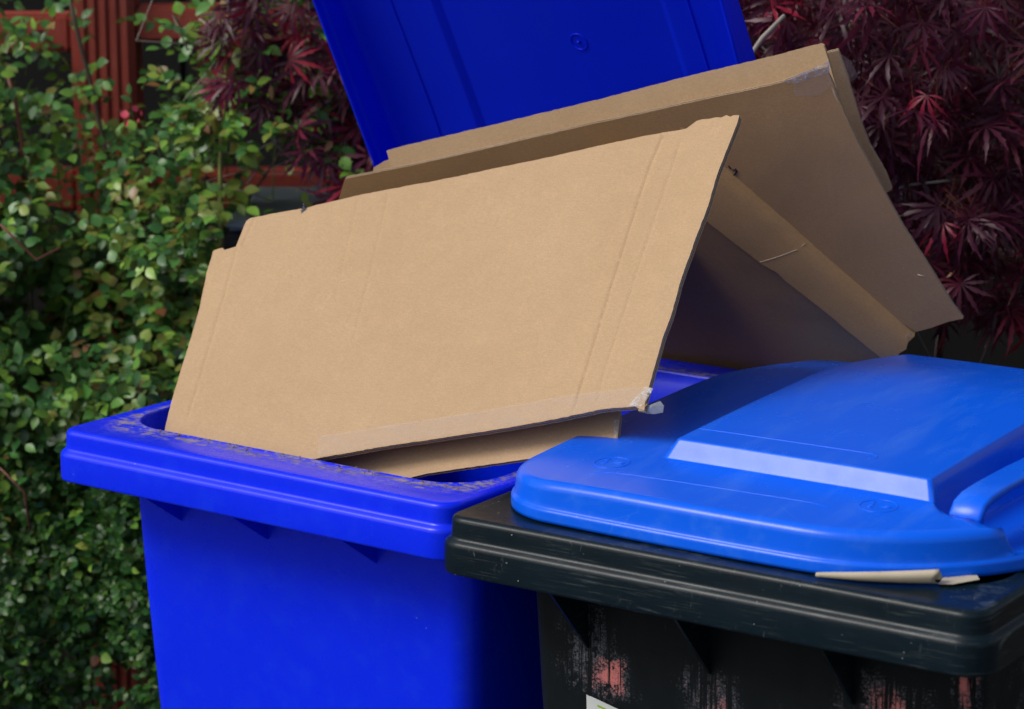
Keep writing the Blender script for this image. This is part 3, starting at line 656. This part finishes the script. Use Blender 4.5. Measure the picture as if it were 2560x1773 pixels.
near = tag(empty('cardboard_box', (-.1, 2.8, 1.05)), 'flattened cardboard box with the broad pale panel leaning out of the blue bin', 'cardboard box', 'cardboard boxes jammed into the blue bin')
rear = tag(empty('cardboard_box', (.25, 3.0, 1.05)), 'opened shaded cardboard box behind the pale panel, its flaps hanging over the black bin', 'cardboard box', 'cardboard boxes jammed into the blue bin')
bpy.context.view_layer.update()
bA = BK['A']
def dispA(x, y):
    h = .0035 * noise.noise(Vector((x*3.2, y*2.1, .3))) + .0010 * noise.noise(Vector((x*14, y*5, 2.3))) + .0005 * noise.noise(Vector((x*40, y*9, 1.3)))
    h -= .05 * max(0, .045 - x)**1.3 * (1 if x < .045 else 0)      # left flap folds back a little
    h += .004 * math.exp(-((x-.66)/.05)**2)
    return h
pa = panel('front_panel', bA, near, .0066, M_CARD, M_CARD_IN, dispA, bA['crease'], (.0011, .0006, .0007, .00035, .0008, .0003), 2)
patch('packing_tape', bA, bA['tape'][0], pa, M_TAPE, .0046, 0, dispA)
brc = bA['brc'][0][0]
patch('packing_tape', bA, [(brc[0]-.012, brc[1]+.026), (brc[0]-.001, brc[1]+.026), (brc[0]-.004, brc[1]+.003), (brc[0]-.020, brc[1]+.001)], pa, M_TAPE_W, .0042, .0008, dispA)
tf = []
for i, (dx, dy, dz) in enumerate(((-.003, .000, .003), (.003, .007, .000), (.009, .012, -.001), (.014, .009, -.004), (.015, .002, -.006), (.008, -.003, -.003), (.000, -.006, .001), (.006, .003, .003))): tf.append((brc[0]+dx-.003, brc[1]+dy+.006, dz))
obj('tape_end', pydata('tape_end', tf, [(0,1,7),(1,2,7),(2,3,7),(3,4,7),(4,5,7),(5,6,7),(6,0,7)]), NT('tape_film').set(Base_Color=(.62, .68, .72), Roughness=.08, Alpha=.42, Specular_IOR_Level=.9), pa)
M_SCUFF = simple('scuffed_paper', (.68, .52, .36), .9)
for s in bA['scr']:
    patch('scuff', bA, [(s[0][0], s[0][1]), (s[0][0]+.0004, s[0][1]+.0007), (s[1][0]+.0004, s[1][1]+.0004), (s[1][0], s[1][1])], pa, M_SCUFF, .00315, 0, dispA)
bH = BK['Hp']
ph = panel('lower_panel', bH, near, .0045, M_CARD, M_CARD_IN, lambda x, y: .002*noise.noise(Vector((x*4, y*3, 5))), (), (), 1)
patch('packing_tape', bH, bH['tape'][0], ph, M_TAPE_W, .0030, .0008); patch('packing_tape', bH, bH['tape'][1], ph, M_TAPE, .0028, .0008)
panel('end_flap', BK['Hin'], near, .004, M_CARD_IN, M_CARD_IN)
bC = BK['C']
def dispC(x, y):
    h = .005 * noise.noise(Vector((x*2.5, y*2.5, 7.3))) + .0008 * noise.noise(Vector((x*12, y*9, 4)))
    return h
pc = panel('back_panel', bC, rear, .0042, M_CARD_IN, M_CARD, dispC, (), (), 1, .013)
for k, tp in enumerate(bC['tapes']): patch('packing_tape', bC, tp, pc, M_TAPE_W if k == 0 else M_TAPE, .0029, .0006, dispC)
patch('torn_liner', bC, bC['tear'][0], pc, M_LINER_EDGE, .0034, .002, dispC)
for mk in bC['mark']:
    tube('printed_mark', [(q[0], q[1], .0023 + dispC(*q)) for q in mk], .0010, M_INK, pc, 5)
for s in bC['scr']: tube('scuff', [(q[0], q[1], .0020 + dispC(*q)) for q in s], .0006, M_SCUFF, pc, 5)
pe = panel('top_flap', BK['E'], rear, .004, M_CARD, M_CARD_IN, lambda x, y: .002*noise.noise(Vector((x*5, y*3, 9))), (), (), 1)
panel('side_flap', BK['E2'], rear, .004, M_CARD, M_CARD_IN)
pg = panel('outer_panel', BK['G'], rear, .0045, M_CARD, M_CARD_IN, None, (), (), 1)
patch('packing_tape', BK['G'], BK['G']['tape'][0], pg, M_TAPE, .0025, .001)
bD = BK['D']
ys = [p[1] for p in bD['pts']]
def dispD(x, y):
    # the flap rolls over its top crease and sags toward the lower cut edge
    top = 0.0; s = -y / .085
    return -.030 * max(0, (y + .018)/.03)**2 * (1 if y > -.018 else 0) + .005*math.sin(max(0, min(1, s))*math.pi) + .0015*noise.noise(Vector((x*9, y*9, 3)))
pd = panel('inner_flap', bD, rear, .0035, M_CARD_IN, M_CARD, dispD, (), (), 1, .008)
tube('crease_line', [(q[0], q[1], .0018 + dispD(*q)) for q in rough_line(bD['scr'][0], .01, 0, False)], .0004, M_SCUFF, pd, 4)
panel('under_panel', BK['K'], rear, .004, M_CARD_IN, M_CARD_IN, None, (), (), 1)

# fly resting on the top edge of the pale panel
fx = frame(bA) @ Vector((bA['fly'][0][0][0], bA['fly'][0][0][1], .004))
fly = tag(empty('fly', fx), 'small dark blue fly resting on the top edge of the pale panel', 'fly')
bm = bmesh.new(); bmesh.ops.create_icosphere(bm, subdivisions=2, radius=1, matrix=Matrix.Translation((0,0,0)) @ Matrix.Diagonal((.0022, .0022, .0042, 1)))
bmesh.ops.create_icosphere(bm, subdivisions=2, radius=1, matrix=Matrix.Translation((0,0,.0048)) @ Matrix.Diagonal((.0019, .0018, .0016, 1)))
obj('body', bmesh_to('body', bm), simple('fly_blue', (.02, .04, .10), .3), fly, True)
for s in (-1, 1):
    obj('wing', pydata('wing', [(0, -.002, .002), (s*.003, -.0024, -.001), (s*.0038, -.0022, -.006), (s*.001, -.002, -.006)], [(0,1,2,3)]), simple('fly_wing', (.2, .22, .25), .3), fly)
    for k in (-1, 0, 1): tube('leg', [(s*.0015, 0, k*.0015), (s*.004, .001, k*.0025), (s*.005, .003, k*.003)], .0003, M_INK, fly, 4)

# rolled paper scrap caught under the closed lid
def kb(u, n, z): return (u, n, TOP + z)
ps = tag(empty('paper_scrap', KO, KR), 'curled scrap of pale brown paper caught under the closed blue lid', 'paper')
V = []; F = []; NS, NK = 26, 20
for i in range(NS+1):
    s = i/NS; cu = .408 + .102*s; cn = .017 + .022*s + .022*s*s; rad = .0022 + .0050*s**.8
    for k in range(NK+1):
        q = R(-90 + 320*k/NK); rr_ = rad * (1 - .25*k/NK)
        off = rr_*math.cos(q); V.append((cu + .0015*math.sin(q*2)*s, cn - off*.9, TOP + .0016 + rad + rr_*math.sin(q)))
for i in range(NS):
    for k in range(NK): F.append((i*(NK+1)+k, (i+1)*(NK+1)+k, (i+1)*(NK+1)+k+1, i*(NK+1)+k+1))
o = obj('roll', pydata('roll', V, F), M_PAPER, ps, True); sm = o.modifiers.new('thickness', 'SOLIDIFY'); sm.thickness = .0005
V = [(.510, .060, TOP+.0018), (.522, .066, TOP+.002), (.538, .088, TOP+.0035), (.530, .100, TOP+.003), (.505, .085, TOP+.002)]
o = obj('corner', pydata('corner', V, [(0,1,2,3,4)]), M_PAPER, ps); sm = o.modifiers.new('thickness', 'SOLIDIFY'); sm.thickness = .0005

# crumbs of soil and debris lying on the blue rim
M_CRUMB = simple('brown_debris', (.20, .12, .07), .9, ns=200)
deb = []
for i in range(60):
    u = random.uniform(.09, .53); n = random.uniform(.050, .064); s = random.uniform(.0005, .0017) * (1.8 if random.random() < .07 else 1)
    vv = [Vector((random.gauss(0, 1), random.gauss(0, 1), random.gauss(0, .6))).normalized()*s*random.uniform(.6, 1.3) for _ in range(6)]
    bmd = bmesh.new(); [bmd.verts.new(Vector((u, n, TOP + s*.3)) + q) for q in vv]; bmesh.ops.convex_hull(bmd, input=bmd.verts); bmd.verts.index_update()
    deb.append(([q.co.copy() for q in bmd.verts], [tuple(q.index for q in ff.verts) for ff in bmd.faces])); bmd.free()
v, f = merge(deb); o = obj('debris', pydata('debris', v, f), M_CRUMB); o.location = BO; o.rotation_euler = (0, 0, BR_)
tag(o, 'crumbs of soil and plant litter along the front rim of the blue bin', 'litter', kind='stuff')

# far dark box with a pale lid edge behind the boxes
sb = tag(empty('storage_box', (-.02, 3.74, 0)), 'dark plastic storage box with pale grey lid edge half hidden behind the cardboard', 'storage box')
bm = bmesh.new(); box(bm, -.40, .34, 0, .30, 0, 1.150, .006); obj('body', bmesh_to('body', bm), M_DARK, sb)
bm = bmesh.new(); box(bm, -.395, .36, -.02, .32, 1.152, 1.166, .005); obj('lid', bmesh_to('lid', bm), M_GREYLID, sb)
for k in range(9):
    bm = bmesh.new(); box(bm, -.39, .33, -.008, -.001, 1.02+k*.0135, 1.027+k*.0135, .001); obj('slat', bmesh_to('slat', bm), M_DARK, sb)

# ------------------------------------------------------------------ foliage
CAMP = math.radians(12.3)
def px(p):
    X, Y, Z = p[0], p[1], p[2]-1.78; d = Y*math.cos(CAMP) - Z*math.sin(CAMP); u = Y*math.sin(CAMP) + Z*math.cos(CAMP)
    return 1280 + X/d*6500, 886.5 - u/d*6500
def rose_leaf(wide=.36):
    st = [(0, 0), (.13, .58), (.36, 1), (.62, .84), (.84, .40), (1, 0)]
    V = [(0, 0, 0)]; F = []
    mids = []; 
    for s, k in st[1:-1]:
        i = len(V); zc = -.10*s*s; V += [(0, s, zc), (-wide*k, s+.01, zc+.16*wide*k), (wide*k, s+.01, zc+.16*wide*k)]; mids.append(i)
    V.append((0, 1, -.16)); T = len(V)-1
    F += [(0, mids[0], mids[0]+1), (0, mids[0]+2, mids[0])]
    for a, b in zip(mids, mids[1:]): F += [(a, b, b+1, a+1), (a, a+2, b+2, b)]
    F += [(mids[-1], T, mids[-1]+1), (mids[-1], mids[-1]+2, T)]
    return np.array(V, float), F
def maple_leaf(seed, nl=7, droop=.35, slim=1.0):
    r = random.Random(seed); V = [(0, 0, 0)]; F = []
    for i in range(nl):
        a = (i - (nl-1)/2) * R(33) + r.uniform(-.08, .08); L = [1, .93, .74, .5][abs(i - nl//2)] * r.uniform(.88, 1.08)
        bend = r.uniform(-.25, .25); dr = droop * r.uniform(.5, 1.7)
        def P(s, wv):
            aa = a + bend*s*s*.5; x = math.sin(aa)*L*s + math.cos(aa)*wv*L; y = math.cos(aa)*L*s - math.sin(aa)*wv*L
            return (x, y, -dr*(L*s)**2 + .35*abs(wv))
        w = .105 * slim; o = len(V)
        V += [P(.30, -.055*slim), P(.30, .055*slim), P(.50, -w), P(.56, -w*.55), P(.50, w), P(.56, w*.55), P(.70, -w*.95), P(.70, w*.95), P(.76, -w*.4), P(.76, w*.4), P(1, 0)]
        F += [(0, o+1, o), (o, o+1, o+5, o+3), (o, o+3, o+2), (o+1, o+4, o+5), (o+3, o+5, o+9, o+8), (o+3, o+8, o+6), (o+5, o+7, o+9), (o+8, o+9, o+10)]
    return np.array(V, float), F
def basis(d, nrm):
    d = d/np.linalg.norm(d); x = np.cross(d, nrm); k = np.linalg.norm(x)
    if k < 1e-6: x = np.cross(d, np.array([1., .3, .2])); k = np.linalg.norm(x)
    x /= k; z = np.cross(x, d); return np.stack([x, d, z], 1)
def place(kind, p, d, nrm, s): return (kind, p, basis(d, nrm) * s)
def emit(parent, leaves, meshes, mats, name='leaf', vis=None, count=300):
    """nearest leaves in view become objects, the rest one mesh per material"""
    loc = parent.location
    def score(L):
        x, y = px(L[1]); s = L[1][1] - 1.5*np.linalg.norm(L[2][:, 1])
        return s + (0 if (-20 < x < 2580 and -20 < y < 1790 and (vis is None or vis(x, y))) else 100)
    leaves.sort(key=score)
    cache = {}
    for L in leaves[:count]:
        k = L[0]
        if k not in cache:
            v, f = meshes[k[0]]; me = pydata(name, v, f); me.materials.append(mats[k[1]]); me.polygons.foreach_set('use_smooth', [True]*len(me.polygons)); cache[k] = me
        o = bpy.data.objects.new(name, cache[k]); col.objects.link(o); o.parent = parent
        M = Matrix(L[2].tolist()).to_4x4(); M.translation = Vector(L[1]) - loc; o.matrix_basis = M
    groups = {}
    for L in leaves[count:]: groups.setdefault(L[0][1], []).append(L)
    for mk, Ls in groups.items():
        V = []; F = []; off = 0
        for (k, p, B) in Ls:
            v, f = meshes[k[0]]; V.append(v @ B.T + (p - np.array(loc))); F += [tuple(i+off for i in q) for q in f]; off += len(v)
        me = bpy.data.meshes.new('foliage'); me.from_pydata(np.concatenate(V).tolist(), [], F); me.update()
        o = obj('foliage', me, mats[mk], parent, True); o['kind'] = 'stuff'
def nvec(): 
    v = rng.normal(size=3); return v/np.linalg.norm(v)
def spray(p, d, L, nleaf, size, kinds, up, stems, out, srad=.0009, compound=True):
    """a twig with alternate leaflets"""
    d = d/np.linalg.norm(d); side = np.cross(d, up); side /= np.linalg.norm(side)+1e-9
    pts = []
    q = p.copy(); dd = d.copy(); K = 5
    for i in range(K+1):
        pts.append(q.copy()); dd = dd + np.array([0, 0, -.07]) + rng.normal(size=3)*.06; dd /= np.linalg.norm(dd); q = q + dd*L/K
    stems.append((pts, srad))
    for i in range(nleaf):
        s = (i+1)/nleaf * K; k = min(K-1, int(s-.001)); a = pts[k]*(1-(s-k)) + pts[k+1]*(s-k)
        if i == nleaf-1: ld = dd + rng.normal(size=3)*.15
        else: ld = dd*.55 + side*(1 if i % 2 else -1) + rng.normal(size=3)*.25 + np.array([0, 0, -.15])
        nn = up + rng.normal(size=3)*.45
        out.append(place(kinds[rng.integers(len(kinds))], a, ld, nn, size*rng.uniform(.7, 1.15)))
def stems_obj(name, stems, m, parent, kind='stuff'):
    loc = Vector(parent.location); parts = []
    for pts, r in stems:
        parts.append(tube_data([Vector(p) - loc for p in pts], [r*(1-.6*i/(len(pts)-1)) for i in range(len(pts))], 4))
    v, f = merge(parts); o = obj(name, pydata(name, v, f), m, parent, True)
    if kind: o['kind'] = kind
    return o
RM = {0: rose_leaf(.34), 1: rose_leaf(.40), 2: rose_leaf(.30)}
# --- rose bush at the left
rose = tag(empty('rose_bush', (-.75, 3.9, 0)), 'large green rose bush filling the left behind the blue bin, one pink bloom', 'bush')
mats = {'g': M_LEAF, 'y': M_YOUNG, 'b': M_LEAF2, 'r': M_REDST, 'd': M_DRY}
leaves = []; stems = []
def nz(x, y, z, s): return noise.noise(Vector((x*s, y*s, z*s)))
out_dir = np.array([.12, -.75, .55])
for i in range(5000):
    x = rng.uniform(-1.15, -.12); z = rng.uniform(.55, 1.34) if rng.random() < .86 else rng.uniform(1.2, 1.62)
    vx, vy = px((x, 3.7, z))
    sparse = z > 1.19 + .08*nz(x, 0, z, 3) or x > -.38
    if sparse and rng.random() < (.36 if z > 1.26 else .28): continue
    if abs(x + .62) < .08 and z > 1.27 and rng.random() < .6: continue
    if x > -.46 and 1.12 < z < 1.27 and rng.random() < .82: continue
    surf = 3.60 + .10*nz(x, 5, z, 5) + .05*nz(x, 2, z, 12) + .10*max(0, z-1.1)/.3
    hol = nz(x+3, 9, z, 4.3)
    if 1.00 < z < 1.10 and hol > -.1: surf += .12
    depth = rng.exponential(.10)
    y = surf + depth + (.10 if sparse else 0)
    if hol > .22 and rng.random() < .8 and depth < .12: continue
    big = .0218 if z > .85 else .0185
    tip = rng.random() < (.50 if nz(x, 1, z, 6) > -.05 and .98 < z < 1.26 else .05) and depth < .08
    kinds = [(0, 'g'), (1, 'g'), (2, 'g')] if not tip else [(0, 'y'), (2, 'y'), (1, 'g')]
    d = out_dir + rng.normal(size=3)*.55
    spray(np.array([x, y, z]), d, rng.uniform(.045, .085), int(rng.integers(5, 8)), big, kinds, np.array([0, -.55, .8]), stems, leaves)
for i in range(760):      # inner layer that closes the bush
    x = rng.uniform(-1.15, -.36); z = rng.uniform(.5, 1.13 + .05*nz(x, 0, 0, 4)); y = 3.86 + .16*rng.random()
    spray(np.array([x, y, z]), out_dir + rng.normal(size=3)*.5, .08, 7, .030, [(0, 'g'), (1, 'g')], np.array([0, -.55, .8]), stems, leaves)
for i in range(26):
    x = rng.uniform(-1.0, -.42); stems.append(([np.array([x + rng.normal()*.012*k + .02*math.sin(k*1.3+i), 3.97 - .04*k*rng.random(), .1 + .235*k]) for k in range(6)], .0026))
rv = lambda x, y: x < 620 or y < 520
emit(rose, leaves, RM, mats, 'leaf', lambda x, y: (x < 900 and y < 480) or (x < 560 - max(0, y-600)*.45 and y < 1250))
stems_obj('stems', stems, M_STEM, rose)
# separate long canes that show
for cx, cy, r, m in (((215, 0), (330, 420), .0035, M_BARK), ((28, 180), (60, 430), .003, M_REDST)): pass
def atp(x_, y_, Y):
    a = (x_-1280)/6500; b = -(y_-886.5)/6500; d = np.array([a, math.cos(CAMP)+b*math.sin(CAMP), -math.sin(CAMP)+b*math.cos(CAMP)]); p = d*(Y/d[1]); p[2] += 1.78; return p
CANES = [[[[-0.6547, 3.86, 1.4857], [-0.6398, 3.86, 1.4092], [-0.6217, 3.86, 1.332], [-0.6082, 3.86, 1.2542], [-0.5956, 3.86, 1.2181]], 0.0032, "b"], [[[-0.7367, 3.8, 1.3683], [-0.7267, 3.8, 1.3272], [-0.7203, 3.8, 1.2683], [-0.7199, 3.8, 1.203]], 0.003, "r"], [[[-0.6384, 3.62, 1.1448], [-0.673, 3.62, 1.1276], [-0.7001, 3.62, 1.1563], [-0.7217, 3.62, 1.1791]], 0.0018, "r"], [[[-0.3028, 3.85, 1.3213], [-0.3519, 3.85, 1.2376], [-0.395, 3.85, 1.1773]], 0.0018, "b"], [[[-0.7122, 3.5, 0.8554], [-0.6802, 3.5, 0.8209], [-0.6741, 3.5, 0.7629]], 0.0014, "r"], [[[-0.4932, 3.82, 1.17], [-0.4797, 3.82, 1.2299], [-0.4483, 3.82, 1.3012], [-0.4404, 3.82, 1.3837]], 0.0015, "b"]]
for pts, r, mk in CANES:
    v, f = tube_data([Vector(p) - Vector(rose.location) for p in pts], r, 7); obj('cane', pydata('cane', v, f), {'b': M_BARK, 'r': M_REDST, 'v': M_VINE}[mk], rose, True)
# yellow-green climbing shoot
vine = tag(empty('climbing_shoot', (-.42, 3.76, 0)), 'tall yellow-green climbing shoot rising in front of the red fence', 'plant')
vp = [Vector(p) for p in BK['br']['vine']]
v, f = tube_data([p - Vector(vine.location) for p in [Vector((-.43, 3.8, 0))] + vp], .0032, 8); obj('stem', pydata('stem', v, f), M_VINE, vine, True)
vl = []; vs = []
for i in range(24):
    t_ = rng.random()*(len(vp)-1); k = int(t_); p = np.array(vp[k].lerp(vp[k+1], t_-k)); d = np.array([rng.choice([-1, 1])*.9, -.5, .1]) + rng.normal(size=3)*.3
    spray(p, d, rng.uniform(.03, .06), 3, .03, [(0, 'y'), (2, 'y'), (2, 'g')], np.array([0, -.6, .7]), vs, vl)
emit(vine, vl, RM, mats); stems_obj('stalks', vs, M_VINE, vine)
# pink rose bloom
rb = empty('bloom', Vector(BK['br']['rose'][0]) - Vector(rose.location), 0, rose); rb['label'] = 'small pink rose bloom'
for k, (dx, dz, s) in enumerate(((0, 0, .013), (.013, .010, .011), (.022, .006, .008), (-.006, .014, .006), (.004, -.004, .010), (.018, -.002, .007))):
    v, f = rose_leaf(.5); me = pydata('petal', v*s, f); o = obj('petal', me, M_PETAL, rb, True); o.location = (dx, -.015 + k*.002, dz); o.rotation_euler = (R(70), R(40*k), R(25*k))
# --- clipped small-leaved hedge low at the left
hedge = tag(empty('box_hedge', (-.75, 3.8, 0)), 'low hedge of tiny dark green leaves under the rose bush, left of the blue bin', 'hedge')
hl = []; hs = []
for i in range(3100):
    x = rng.uniform(-1.05, -.25); z = rng.uniform(.30, .86) - .1*rng.random()
    y = 3.52 + .06*nz(x, 3, z, 7) + rng.exponential(.06) + .25*max(0, z-.66)
    if nz(x+7, 2, z, 6) > .30 and rng.random() < .55: continue
    d = np.array([.1, -.7, .7]) + rng.normal(size=3)*.6
    spray(np.array([x, y, z]), d, rng.uniform(.03, .055), int(rng.integers(5, 9)), .0135, [(1, 'b'), (0, 'b')], np.array([0, -.6, .75]), hs, hl, .0006)
emit(hedge, hl, RM, mats, 'leaf', lambda x, y: y > 1200 and x < 400)
stems_obj('stems', hs, M_STEM, hedge)
# --- purple Japanese maple
maple = tag(empty('maple_tree', (.75, 3.95, 0)), 'dark purple cut-leaf maple tree hanging over the closed bin and behind the raised lid', 'tree')
MM = {i: maple_leaf(20+i, 7,   .25 + .2*(i % 3), .62 + .1*(i % 2)) for i in range(6)}
MM[6] = maple_leaf(40, 7, .9, .55); MM[7] = rose_leaf(.18)
mm = {'p': M_MAPLE, 'c': M_CRIM, 'd': M_DRY}
ml = []; ms = []
for i in range(2500):
    x = rng.uniform(.12, 1.12); z = rng.uniform(1.05, 1.66)
    low = 1.08 + .10*max(0, .62-x) + .03*nz(x, 2, 0, 9)
    if z < low or (x < .47 and z < 1.33): continue
    surf = 3.30 + .10*nz(x, 1, z, 5) + .05*nz(x, 6, z*2, 9) + .25*max(0, 1.2-z)
    tier = math.sin((z*1.0 + .3*nz(x, 4, z, 3))*52)
    y = surf + rng.exponential(.16) + .04*tier
    if nz(x+2, 3, z, 5.2) > .30 and y < 3.55: continue
    bu = (x+.5137)*.811 - (y-2.8615)*.585; bn = (x+.5137)*.585 + (y-2.8615)*.811
    if bu < .70 and bn < .86: continue
    p0 = np.array([x, y, z]); d = np.array([rng.normal()*.55, -.45 + rng.normal()*.25, -.45 + rng.normal()*.25])
    ms.append(([p0 - d/np.linalg.norm(d)*rng.uniform(.03, .06) + np.array([0, .01, .01]), p0], .0006))
    for j in range(1 + int(rng.random() < .55)):
        dd = d + rng.normal(size=3)*.45 + np.array([0, 0, -.35]); nn = np.array([0, -.35, .8]) + rng.normal(size=3)*.5
        r_ = rng.random(); k = (int(rng.integers(6)), 'p') if r_ < .975 else (int(rng.integers(6)), 'c') if r_ < .985 else (7, 'd')
        ml.append(place(k, p0, dd, nn, rng.uniform(.043, .067) * (1 if k[1] != 'd' else .45)))
for i in range(420):      # the part of the crown seen to the left of the raised lid
    q = rng.random(); x = -.42 + .40*q; z = rng.uniform(1.19, 1.62)
    if x < -.50 + .26*max(0, 1.45 - z)/.26 + .05*nz(x, 1, z, 7): continue
    y = 3.72 + rng.exponential(.09)
    d = np.array([-.5 + rng.normal()*.6, -.5, -.45 + rng.normal()*.3])
    for j in range(2):
        r_ = rng.random(); cr_ = (x < -.28 and 1.38 < z < 1.46); k = (int(rng.integers(6)), 'c' if (cr_ and r_ < .28) else 'p') if r_ < .93 else (7, 'd')
        ml.append(place(k, np.array([x, y, z]), d + rng.normal(size=3)*.4, np.array([0, -.7, .5]) + rng.normal(size=3)*.4, rng.uniform(.045, .065) * (.45 if k[1] == 'd' else 1)))
for i in range(240):     # curled dry tips scattered over the crown
    L = ml[int(rng.integers(len(ml)))]; p = L[1] + L[2] @ np.array([0, .95, -.15])
    ml.append(place((7, 'd'), p, rng.normal(size=3) + np.array([0, 0, -1.2]), nvec(), rng.uniform(.006, .013)))
emit(maple, ml, MM, mm, 'leaf', lambda x, y: (x > 1850 and y < 900) or (560 < x < 900 and y < 420))
stems_obj('petioles', ms, M_REDST, maple)
tw = []
for i in range(60):
    x = rng.uniform(-.48, -.1); z = rng.uniform(1.2, 1.6); p = np.array([x, 3.78, z]); tw.append(([p, p + np.array([rng.normal()*.05, 0, rng.normal()*.04]), p + np.array([rng.normal()*.07, .01, rng.normal()*.06])], .0016))
for i in range(70):
    x = rng.uniform(.3, 1.05); z = rng.uniform(1.1, 1.6); p = np.array([x, 3.45 + rng.random()*.2, z]); d = np.array([rng.normal()*.06, rng.normal()*.02, rng.normal()*.05]); tw.append(([p, p + d, p + d*2 + rng.normal(size=3)*.01], .0012))
stems_obj('dry_twigs', tw, M_TWIG, maple)
ML = Vector(maple.location)
for key, r in (('thick', .0028), ('thin', .0018), ('twig', .0018), ('twig2', .0016)):
    v, f = tube_data([Vector(p) - ML for p in BK['br'][key]], r, 7); obj('dry_branch', pydata('dry_branch', v, f), M_TWIG, maple, True)
def branch(p, d, L, r, lev):
    pts = [Vector(p)]; dd = Vector(d).normalized(); n = 7
    for i in range(n): dd = (dd + Vector((random.gauss(0, .13), random.gauss(0, .13), random.gauss(0, .08) + (.05 if lev < 1 else -.03)))).normalized(); pts.append(pts[-1] + dd*L/n); pts[-1].y = max(pts[-1].y, -.10)
    v, f = tube_data(pts, [r*(1-.75*i/n) for i in range(n+1)], 8); obj('trunk' if lev == 0 else 'branch', pydata('branch', v, f), M_BARK, maple, True)
    if lev < 2:
        for k in range(5 if lev == 0 else 4):
            j = random.randint(3, n); a = random.uniform(0, 6.28); branch(pts[j], (math.cos(a)*.9, math.sin(a)*.35 - .15, .35 - .3*lev), L*.6, r*.45, lev+1)
branch((0, 0, 0), (-.15, -.05, 1), 1.25, .045, 0)
